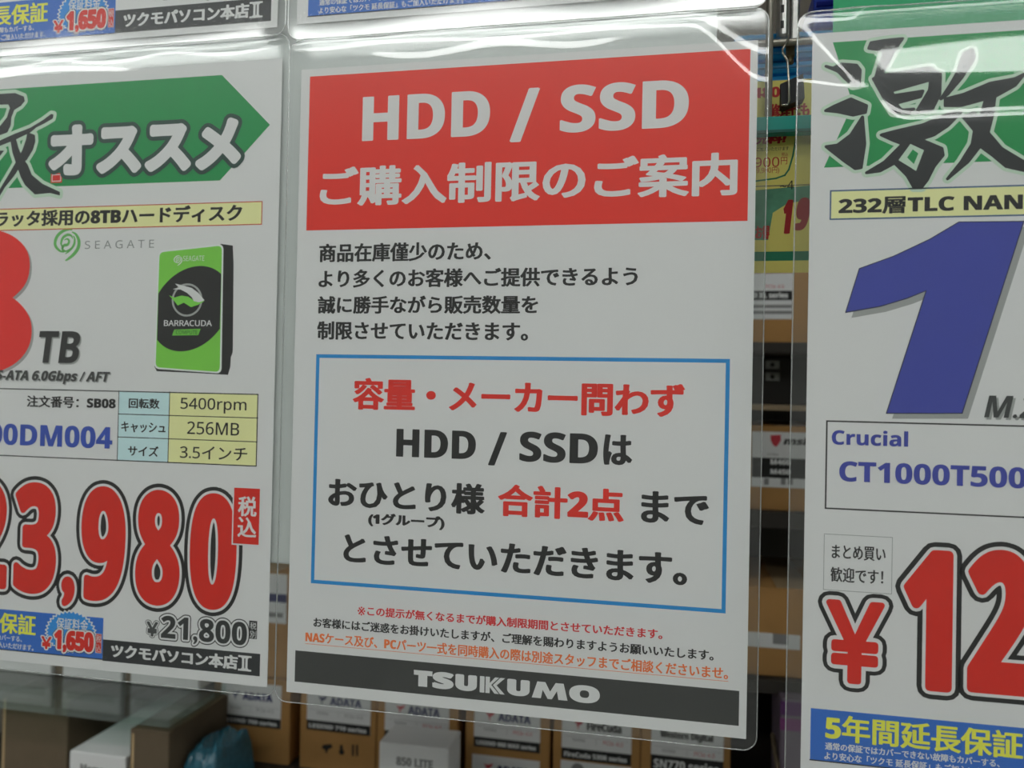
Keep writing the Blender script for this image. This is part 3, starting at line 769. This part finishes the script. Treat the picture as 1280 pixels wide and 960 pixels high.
# blue ribbed packs
YP = 0.055
BLU = mat('blue_plastic', (0.015, 0.42, 0.92, 1), 0.35, noise=0.1, scale=50)
for i, yy in enumerate((111, 94, 76, 57.5)):
    p = at(945, yy, YP); q = at(945, yy - 17, YP); w = 0.055
    nm = ('lowest', 'second lowest', 'second highest', 'topmost')[i]
    t = empty('blue_pack', (p.x + w / 2 - .01, YP + 0.02, p.z), 'blue ribbed plastic pack behind the wire grid, %s of its stack' % nm, 'pack', 'blue packs behind the wire grid')
    h = q.z - p.z - 0.0004
    g = Geo(); g.box((p.x - .01, YP, p.z), (p.x + w - .01, YP + 0.04, p.z + h), BLU, 0.002); g.build('case', t)
    g = Geo(); g.box((p.x - .0105, YP - 0.0008, p.z + h * .42), (p.x + w - .0095, YP + 0.001, p.z + h * .58), mat('pale_blue_plastic', (0.10, 0.45, 0.85, 1), 0.3), 0.0004); g.build('band', t)
t = empty('blue_pack', at(1040, 34, YP), 'deep blue plastic pack beside the green poster, top right', 'pack', 'blue packs behind the wire grid')
g = Geo(); p = at(1017, 34, YP); q = at(1017, -14, YP); g.box((p.x, YP, p.z), (p.x + .05, YP + .04, q.z), mat('deep_blue_plastic', (0.03, 0.08, 0.62, 1), 0.35), 0.002); g.build('case', t)
g = Geo(); m_ = at(1017, 6, YP); g.box((p.x + .001, YP - .0008, m_.z - .0012), (p.x + .049, YP + .001, m_.z + .0012), mat('navy_plastic', (0.01, 0.02, 0.35, 1), 0.35), .0004); g.build('band', t)
# yellow cards
YC = 0.020
CY = mat('yellow_card', (0.86, 0.76, 0.20, 1), 0.6); CG = mat('green_card_print', (0.02, 0.20, 0.11, 1), 0.6); CR = mat('red_card_print', (0.55, 0.03, 0.03, 1), 0.6)
TEAL = mat('teal_edge', (0.01, 0.30, 0.25, 1), 0.4)
def card(name, label, y_top, y_bot, Y, xl=915, xr=1075):
    a, d = at(946, y_top, Y), at(946, y_bot, Y); x0, x1 = at(xl, 200, Y).x, at(xr, 200, Y).x
    t = empty(name, ((x0 + x1) / 2, Y, d.z), label, 'price card', 'yellow price cards in the gap')
    g = Geo(); g.box((x0, Y, d.z), (x1, Y + 0.0006, a.z), CY); s = g.build('card', t)
    return t, s
t, s = card('price_card', 'yellow price card in the gap, highest, clipped behind the wire grid', 102, 168, 0.032)
g = Print(0.032); g.text('4,480', (925, 127), (975, 122), 112, CR, bold=0.0002); g.text('修理代も', (962, 150), (1012, 144), 132, CR, bold=0.0003); child(g, 'card_print', s, 'red print')
t, s = card('price_card', 'yellow price card under the teal strip in the gap, with thin 9,900 print', 166, 232, YC)
g = Print(YC)
g.text('還元', (930, 182), (962, 179), 170, CR, bold=0.0003, shear=.2); g.text('料!', (958, 181), (984, 178), 168, CR, bold=0.0004, shear=.2)
g.text('おトクにご加入いただけます', (928, 192), (986, 186), 187, DARK); g.text('9,900', (928, 214), (974, 208), 200, CR); g.text('円', (976, 206), (984, 205), 197, CR); g.text('税込', (977, 196), (985, 195), 191, CR)
g.text('(税込9,900円)', (928, 221), (974, 215), 212, CR)
pts = [g.P(*q) for q in ((925, 229), (970, 223), (981, 219), (986, 212), (991, 195), (995, 172))]
for a, b_ in zip(pts, pts[1:]): g.line2(a, b_, 0.0007, CG)
child(g, 'card_print', s, 'red and black print')
t, s = card('price_card', 'yellow price card with dark red 19 and green bands, lowest in the gap', 233.5, 341, YC)
g = Print(YC)
g.poly([(922, 240), (1010, 232), (1060, 226), (1060, 243), (985, 254), (966, 266), (960, 300), (940, 300), (922, 300)], mat('mottled_green_print', (0.10, 0.30, 0.19, 1), 0.6, noise=0.6, scale=150))
g.text('~4', (975, 238), (992, 236), 227, DARK, layer=1); g.text('1', (976, 294.5), (991, 290), 252, ink(140, 28, 30), layer=1, bold=0.0008, shear=.09); g.text('9', (992, 290), (1014, 286), 249, ink(140, 28, 30), layer=1, bold=0.0009, shear=.12)
r = g.quad((915, 322), (1075, 306), (1075, 317), (915, 334)); g.rect2(r, CG, 1)
g.text('お得', (944, 300), (962, 298), 283, CR, layer=1, bold=.0002)
child(g, 'card_print', s, 'green and dark red print')
g = Geo(); a = at(946, 147, 0.014); d = at(946, 168, 0.014); x0, x1 = at(915, 160, .014).x, at(1075, 160, .014).x
g.box((x0, .0130, d.z), (x1, .0190, a.z), TEAL, 0.0006); g.box((x0, .0123, d.z), (x1, .0131, d.z + .0012), mat('dark_teal', (0.01, 0.12, 0.10, 1), .4))
tag(g.build('shelf_strip', origin=((x0 + x1) / 2, .016, d.z)), 'teal plastic strip across the yellow cards', 'shelf strip')

# ================================================================== cartons of the rack behind
def carton(name, label, px0, px1, py_top, py_bot, Y, depth, group, m=CARD, pxm=None):
    """front face between the photo columns px0..px1; py_* measured at column px0"""
    a = at(px0, py_top, Y); d = at(px0, py_bot, Y); x1 = at(px1, py_bot, Y).x
    t = empty(name, ((a.x + x1) / 2, Y + depth / 2, d.z), label, 'box', group)
    g = Geo(); g.box((a.x, Y, d.z), (x1, Y + depth, a.z), m, 0.0008); g.build('carton', t)
    g = Geo(); cx = (a.x + x1) / 2; g.box((cx - .012, Y + .001, a.z - .0002), (cx + .012, Y + depth - .001, a.z + .0003), mat('packing_tape', (0.5, 0.36, 0.2, 1), 0.3)); g.build('tape', t)
    return t
def label_on(t, Y, px0, px1, py0, py1, name='front_label'):
    """white label; py0, py1 measured at column px0"""
    a = at(px0, py0, Y); d = at(px0, py1, Y); x1 = at(px1, py1, Y).x
    g = Geo(); g.box((a.x, Y - 0.0005, d.z), (x1, Y + 0.0002, a.z), LABEL, 0.0001); g.build(name, t)
    return (a.x, x1, d.z, a.z)
NV = mat('label_navy', (0.04, 0.045, 0.14, 1), .5); LR = mat('label_red', (0.55, 0.05, 0.07, 1), .5); LG = mat('label_grey', (0.25, 0.25, 0.25, 1), .5)
def label_print(t, Y, rect, word, model, bird=NV, wordm=NV, strip=True, rf=.30, small=LR):
    x0, x1, z0, z1 = rect; w, h = x1 - x0, z1 - z0
    g = Print(Y - 0.0005); 
    if bird: 
        bx, bz = x0 + w * .24, z0 + h * .70; s = w * .07
        g.poly2([(bx - s, bz + s * .7), (bx - s * .1, bz + s * .5), (bx + s * 1.1, bz + s * .9), (bx + s * .7, bz + s * .1), (bx + s * .1, bz - s * .2), (bx, bz - s * 1.2), (bx - s * .35, bz - s * .1)], bird)
    g.text2(word, x0 + w * (.36 if bird else .12), x0 + w * .86, z0 + h * .60, z0 + h * .78, wordm, bold=.0004)
    g.line2((x0 + w * .04, z0 + h * .46), (x1 - w * .04, z0 + h * .46), .0002, LG); g.line2((x0 + w * .5, z0 + h * .33), (x0 + w * .5, z0 + h * .46), .0002, LG)
    g.text2('NVMe', x0 + w * .16, x0 + w * .34, z0 + h * .36, z0 + h * .43, LG); g.text2('PCIe 4.0', x0 + w * .60, x0 + w * .88, z0 + h * .35, z0 + h * .43, small)
    if strip:
        g.rect2((x0, x1, z0, z0 + h * rf), DARK); g.text2(model, x0 + w * .04, x0 + w * .94, z0 + h * .05, z0 + h * (rf - .07), LABEL, bold=.00015)
    g.build('label_print', t)
YBX = 0.28
base_z = at(270, 946, YBX).z
def zpix(px): # photo height of the shelf the cartons stand on, at column px
    lo, hi = 800.0, 1100.0
    for _ in range(40):
        m = (lo + hi) / 2
        if at(px, m, YBX).z > base_z: lo = m
        else: hi = m
    return lo
row = 'labelled cartons on the rack shelf'
defs = [(268, 361, 277.6, 351, 850, 903, 'ADATA', 'LEGEND 700 series', NV, 'brown labelled carton leftmost of the row, beside the blue bag'),
        (376.7, 469, 384.8, 463, 856, 911, 'ADATA', 'LEGEND 710 series', NV, 'brown labelled carton with dark handling marks below its label'),
        (472.4, 571, 482, 561, 866, 925, 'ADATA', 'LEGEND 800 series', LR, 'brown labelled carton behind the small white box'),
        (583, 686, 593.5, 675, 875, 932.5, 'ADATA', 'LEGEND 860 MAX series', LR, 'brown carton with two white labels, right of the small white box'),
        (692.6, 799, 703, 789, 884, 947.5, 'FireCuda', 'FireCuda 530R series', LR, 'brown labelled carton with red and black emblem, second from the right end'),
        (802, 912, 814.6, 904, 896, 962, 'Western Digital', 'SN770 series', None, 'brown labelled carton at the right end of the row')]
for i, (x0, x1, l0, l1, yt, yb, wd, md, bird, lab_) in enumerate(defs):
    t = carton('labelled_carton', lab_, x0, x1, yt - 8, zpix(x0), YBX, 0.12, row)
    rc = label_on(t, YBX, l0, l1, yt, yb)
    label_print(t, YBX, rc, wd, md, bird, NV if i < 4 else DARK, True, .22 if i < 5 else .3, LG if i < 2 else LR)
    if i == 1:
        g = Print(YBX)
        g.poly([(404, 931), (414, 930), (416, 934), (410, 937), (409, 941), (407, 941), (406, 937), (402, 935)], DARK); g.disc(g.P(427, 940), .0024, DARK, 0); g.poly([(425, 931), (428, 931), (429, 938), (425, 938)], DARK)
        for q in (440, 445): g.poly([(q, 931), (q + 2.5, 931), (q + 2.5, 945), (q, 945)], DARK)
        g.build('handling_marks', t)
    if i == 3:
        rc = label_on(t, YBX, 590.5, 674, 942, 990, 'lower_label'); label_print(t, YBX, rc, 'ADATA', 'LEGEND 900 series', LR, NV, True, .25)
    if i == 4:
        rc = label_on(t, YBX, 701, 788, 949.5, 1000, 'lower_label'); g = Print(YBX - .0005); g.disc(g.P(722, 962), .005, LG, 0); g.build('round_mark', t)
t = carton('labelled_carton', 'brown carton with a blue banded label, seen through the slit between the two sleeves', 290, 364, 712, 842 - .5, YBX, .12, row)
rc = label_on(t, YBX, 300, 358, 714, 775); g = Print(YBX - .0005); g.rect2((rc[0], rc[1], rc[2] + .018, rc[2] + .025), NV); g.rect2((rc[0] + .004, rc[1] - .003, rc[2] + .005, rc[2] + .009), LG); g.build('label_print', t)
YS = 0.235
t = empty('white_box', at(517, 990, YS), 'small white box with grey lettering in front of the cartons', 'box')
a = at(474, 927, YS); x1 = at(561, 940, YS).x; g = Geo(); g.box((a.x, YS, base_z), (x1, YS + .035, a.z), LABEL, .0012); g.build('carton', t)
g = Print(YS); g.text('850 LITE', (495, 957), (541, 961), 946, LG, bold=.0003); g.build('box_print', t)
def shelf(name, label, x0, x1, Y0_, Y1_, z, th, m):
    g = Geo(); g.box((x0, Y0_, z - th), (x1, Y1_, z), m, .0008); tag(g.build(name, origin=((x0 + x1) / 2, (Y0_ + Y1_) / 2, z - th)), label, 'shelf')
DW = mat('dark_shelf_board', (0.035, 0.03, 0.025, 1), .6, noise=.1)
xa = at(262, 946, YBX).x
shelf('rack_shelf', 'dark shelf board carrying the row of labelled cartons', xa, 0.45, 0.22, 0.61, base_z - .0002, .012, DW)

cz_ = at(500, 740, .30).z
shelf('rack_shelf', 'unseen dark board added to shade the row of labelled cartons, behind the notice', at(374, 740, .27).x, at(921, 842, .27).x - .002, .27, .61, cz_, .012, DW)  # canopy hidden behind the notice, added to keep lamp light off the cartons

# right gap: tiers of cartons one above the other
YT2 = 0.27
tiers = 'cartons on the tiers in the gap'
t = carton('labelled_carton', 'labelled carton on the top tier, right under the yellow card', 925, 1010, 336, 428, YT2, .12, tiers)
rc = label_on(t, YT2, 931, 990.5, 342, 399)
g = Print(YT2 - .0005); r = g.quad((931, 364), (990.5, 363), (990.5, 374.5), (931, 376)); g.rect2(r, DARK); g.text('LEGEND XL series', (915, 373), (985, 372), 366, LABEL, layer=1, bold=.0002); g.text('PCIe 4.0', (957, 360.5), (980, 360), 356, LR)
for q in (381, 388.5): g.rect2(g.quad((931, q), (990, q), (990, q + 4), (931, q + 4)), LG)
g.build('label_print', t)
z1_ = at(925, 428, YT2).z; shelf('rack_shelf', 'dark shelf board under the top tier carton in the gap', xa + .28, 0.45, .262, .61, z1_ - .0002, .008, DW)
YD = .30
t = empty('black_box', at(985, 522, YD), 'black box with two pale tags, in the dark middle of the gap', 'box')
z2_ = at(940, 526, YT2).z
a = at(935, 446, YD); x1 = at(1030, 446, YD).x; g = Geo(); g.box((a.x, YD, z2_ + .0125), (x1, YD + .1, a.z), mat('black_carton', (.03, .028, .026, 1), .5), .001); g.build('carton', t)
for yy in (451, 466):
    p, q = at(957, yy, YD), at(974, yy + 10, YD); g = Geo(); g.box((p.x, YD - .0006, q.z), (q.x, YD + .0002, p.z), mat('pale_tag', (.34, .36, .34, 1), .6)); g.build('tag', t)
    g = Print(YD - .0006); g.disc(g.P(965.5, yy + 5), .0017, DARK, 0); g.build('tag_mark', t)
shelf('rack_shelf', 'pale edged shelf board under the black box in the gap', xa + .28, .45, .262, .61, z2_ + .0122, .004, mat('pale_shelf_edge', (.36, .27, .17, 1), .6))
t = carton('labelled_carton', 'labelled carton with red shield mark, middle tier of the gap', 925, 1060, 531, 636, YT2, .12, tiers)
rc = label_on(t, YT2, 940, 1050, 539, 608)
g = Print(YT2 - .0005); g.poly([(963, 544), (976, 543.5), (976, 551), (972, 557), (969.5, 558.5), (966, 556), (963.5, 551)], LR); g.text('msi', (979, 555.5), (1010, 557), 546, DARK, bold=.0004, shear=.3)
g.text('NVMe', (959, 569.5), (973, 570), 566, LG)
r = g.quad((940, 571), (1050, 576), (1050, 602), (940, 595)); g.rect2(r, DARK); g.text('M460', (963, 580.5), (988, 581.5), 573.5, LABEL, layer=1, bold=.0002); g.text('M450', (963, 592.5), (988, 593.5), 586, LABEL, layer=1, bold=.0002)
for q in (955, 976, 985): g.rect2(g.quad((q, 598), (q + 6, 598), (q + 6, 606), (q, 606)), LG)
g.build('label_print', t)
z3_ = at(925, 636, YT2).z; shelf('rack_shelf', 'dark shelf board under the carton with red shield mark', xa + .28, .45, .262, .61, z3_ - .0002, .012, DW)
t = carton('labelled_carton', 'carton with a small grey label band, lowest tier of the gap', 925, 1060, 732, 842, YT2, .12, tiers)
rc = label_on(t, YT2, 930, 1000, 789, 807)
g = Print(YT2 - .0005); g.rect2(g.quad((966, 792), (985, 793), (985, 806), (966, 805)), LG); g.build('label_print', t)
z4_ = at(925, 842, YT2).z; shelf('rack_shelf', 'dark shelf board under the lowest carton of the gap', at(921, 842, YT2).x, .45, .262, .61, z4_ - .0002, .01, DW)
YV = .25
t = empty('purple_pack', at(990, 930, YV), 'purple plastic pack low down beside the right price sign', 'pack')
a = at(976, 872, YV); d = at(976, 912, YV); g = Geo(); g.box((a.x, YV, base_z), (a.x + .05, YV + .05, a.z), mat('lilac_card', (.15, .12, .16, 1), .4), .001); g.build('case', t)
g = Geo(); m_ = at(976, 893, YV); g.box((a.x - .0002, YV - .0005, m_.z), (a.x + .05, YV + .001, at(976, 876, YV).z), mat('purple_print', (.10, .03, .13, 1), .4)); g.build('upper_band', t)
g = Geo(); g.box((a.x - .0002, YV - .0005, d.z), (a.x + .05, YV + .001, at(976, 897, YV).z), mat('magenta_print', (.18, .04, .16, 1), .4)); g.build('lower_band', t)
g = Geo(); p, q = at(966, 918, .27), at(974, 975, .24); g.tube([p, q], .0018, CARD2, 8); tag(g.build('wooden_stick', origin=q), 'thin wooden stick leaning in the dark below the gap', 'stick')

# ================================================================== glass shelf and boxes, lower left
YF = .20
gz = at(100, 888, YF).z; gx1 = at(211, 903, YF).x; yback = at_z(100, 852, gz).y
g = Geo(); g.box((-.62, YF, gz - .006), (gx1, .60, gz), GLASS, .0006); tag(g.build('glass_shelf', origin=(-.5, .4, gz - .006)), 'greenish glass shelf at the lower left carrying white boxes', 'shelf')
Yb = yback + .006
for i, (x0, x1, lab_) in enumerate(((-120, 64, 'white box on the glass shelf, leftmost'), (78, 152, 'white box on the glass shelf, second from the left'), (163, 250, 'white box on the glass shelf, beside the cartons'))):
    a, c = at(x0, 830, Yb), at(x1, 830, Yb)
    if i == 2: c.x = min(c.x, gx1 + .02)
    t = empty('white_box', ((a.x + c.x) / 2, Yb + .05, gz), lab_, 'box', 'white boxes on the glass shelf')
    g = Geo(); g.box((a.x, Yb, gz + .0003), (c.x, Yb + .10, gz + .075), LABEL, .0015); g.build('carton', t)
    g = Geo(); g.box((a.x + .006, Yb - .0006, gz + .012), (c.x - .006, Yb + .0002, gz + .018), mat('grey_print', (.45, .46, .46, 1), .5)); g.build('print_band', t)
for i, (x0, x1) in enumerate(((65.5, 76.5), (153.5, 161.5))):
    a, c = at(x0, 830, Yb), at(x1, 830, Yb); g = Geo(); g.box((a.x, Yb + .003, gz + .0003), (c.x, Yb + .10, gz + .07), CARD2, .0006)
    tag(g.build('cardboard_divider', origin=(a.x, Yb, gz)), ('brown cardboard divider between the first and second white boxes on glass', 'brown cardboard divider between the second and third white boxes on glass')[i], 'divider', 'dividers on the glass shelf')
# under the glass
lz = base_z - .05
shelf('rack_shelf', 'dark shelf board under the glass shelf', -.62, xa - .004, .19, .61, lz, .012, DW)
for i, (x0, x1, YQ, lab_) in enumerate(((2, 85, .232, 'brown cardboard carton under the glass shelf, at the left edge'), (163, 212, .198, 'brown cardboard carton under the glass shelf, right of the white box'))):
    a, c = at(x0, 900, YQ), at(x1, 900, YQ); t = empty('cardboard_carton', ((a.x + c.x) / 2, YQ + .1, lz), lab_, 'box', 'cartons under the glass shelf')
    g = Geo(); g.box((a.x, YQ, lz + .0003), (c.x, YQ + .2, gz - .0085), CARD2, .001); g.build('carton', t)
    g = Geo(); g.box((a.x + .002, YQ - .0004, lz + .004), (a.x + .004, YQ + .0002, gz - .012), mat('packing_tape', (0.5, 0.36, 0.2, 1), 0.3)); g.build('edge_tape', t)
YWB = .205
a, c = at(87, 938, YWB), at(158, 938, YWB); t = empty('white_box', ((a.x + c.x) / 2, YWB + .05, lz), 'white box with grey print under the glass shelf, between two brown cartons', 'box')
zt_ = at(87, 938, YWB).z; g = Geo(); g.box((a.x, YWB, lz + .0003), (c.x, YWB + .15, zt_), LABEL, .0012); g.build('carton', t)
g = Print(YWB); g.text('Memory', (100, 970), (140, 974), 955, LG, bold=.0004); g.build('box_print', t)
BAG = mat('blue_bubble_wrap', (0.03, 0.14, 0.20, 1), .22, noise=.35, scale=220, spec=.6, bump=.6)
def bag(label, x0, x1, y_top, Y, depth, nm):
    a, c = at(x0, y_top, Y), at(x1, y_top, Y); bm = bmesh.new(); bmesh.ops.create_grid(bm, x_segments=40, y_segments=40, size=1)
    cx, cy = (a.x + c.x) / 2, Y + depth / 2; hx, hy = (c.x - a.x) / 2, depth / 2; H = a.z - lz
    for v in bm.verts:
        x, y = v.co.x, v.co.y; e = max(0.0, (1 - x ** 10) * (1 - y ** 8)) ** .5
        wob = .0012 * math.sin(x * 19) * math.sin(y * 23) + .0016 * math.sin(x * 7 + y * 5)
        v.co = Vector((cx + x * hx, cy + y * hy, lz + .0008 + H * e + wob * e))
    t = empty('bubble_bag', (cx, cy, lz), label, 'bag', 'blue bags under the glass shelf')
    g = Geo(); g.bm(bm, BAG, True); g.face([(cx - hx, cy - hy, lz + .0004), (cx - hx, cy + hy, lz + .0004), (cx + hx, cy + hy, lz + .0004), (cx + hx, cy - hy, lz + .0004)], BAG); g.build('wrapping', t)
    return t
bag('crinkled blue bubble bag left of the labelled cartons', 219, 268, 944, .205, .068, 0)
t = empty('white_box', at(250, 950, .40), 'pale box in the dark behind the blue bubble bag', 'box')
a, c = at(226, 893, .40), at(272, 893, .40); g = Geo(); g.box((a.x, .40, lz + .0003), (c.x, .48, a.z), LABEL, .001); g.build('carton', t)
g = Geo(); g.box((a.x + .005, .3994, a.z - .016), (c.x - .004, .4002, a.z - .012), mat('olive_print', (.35, .38, .22, 1), .5)); g.build('print_band', t)
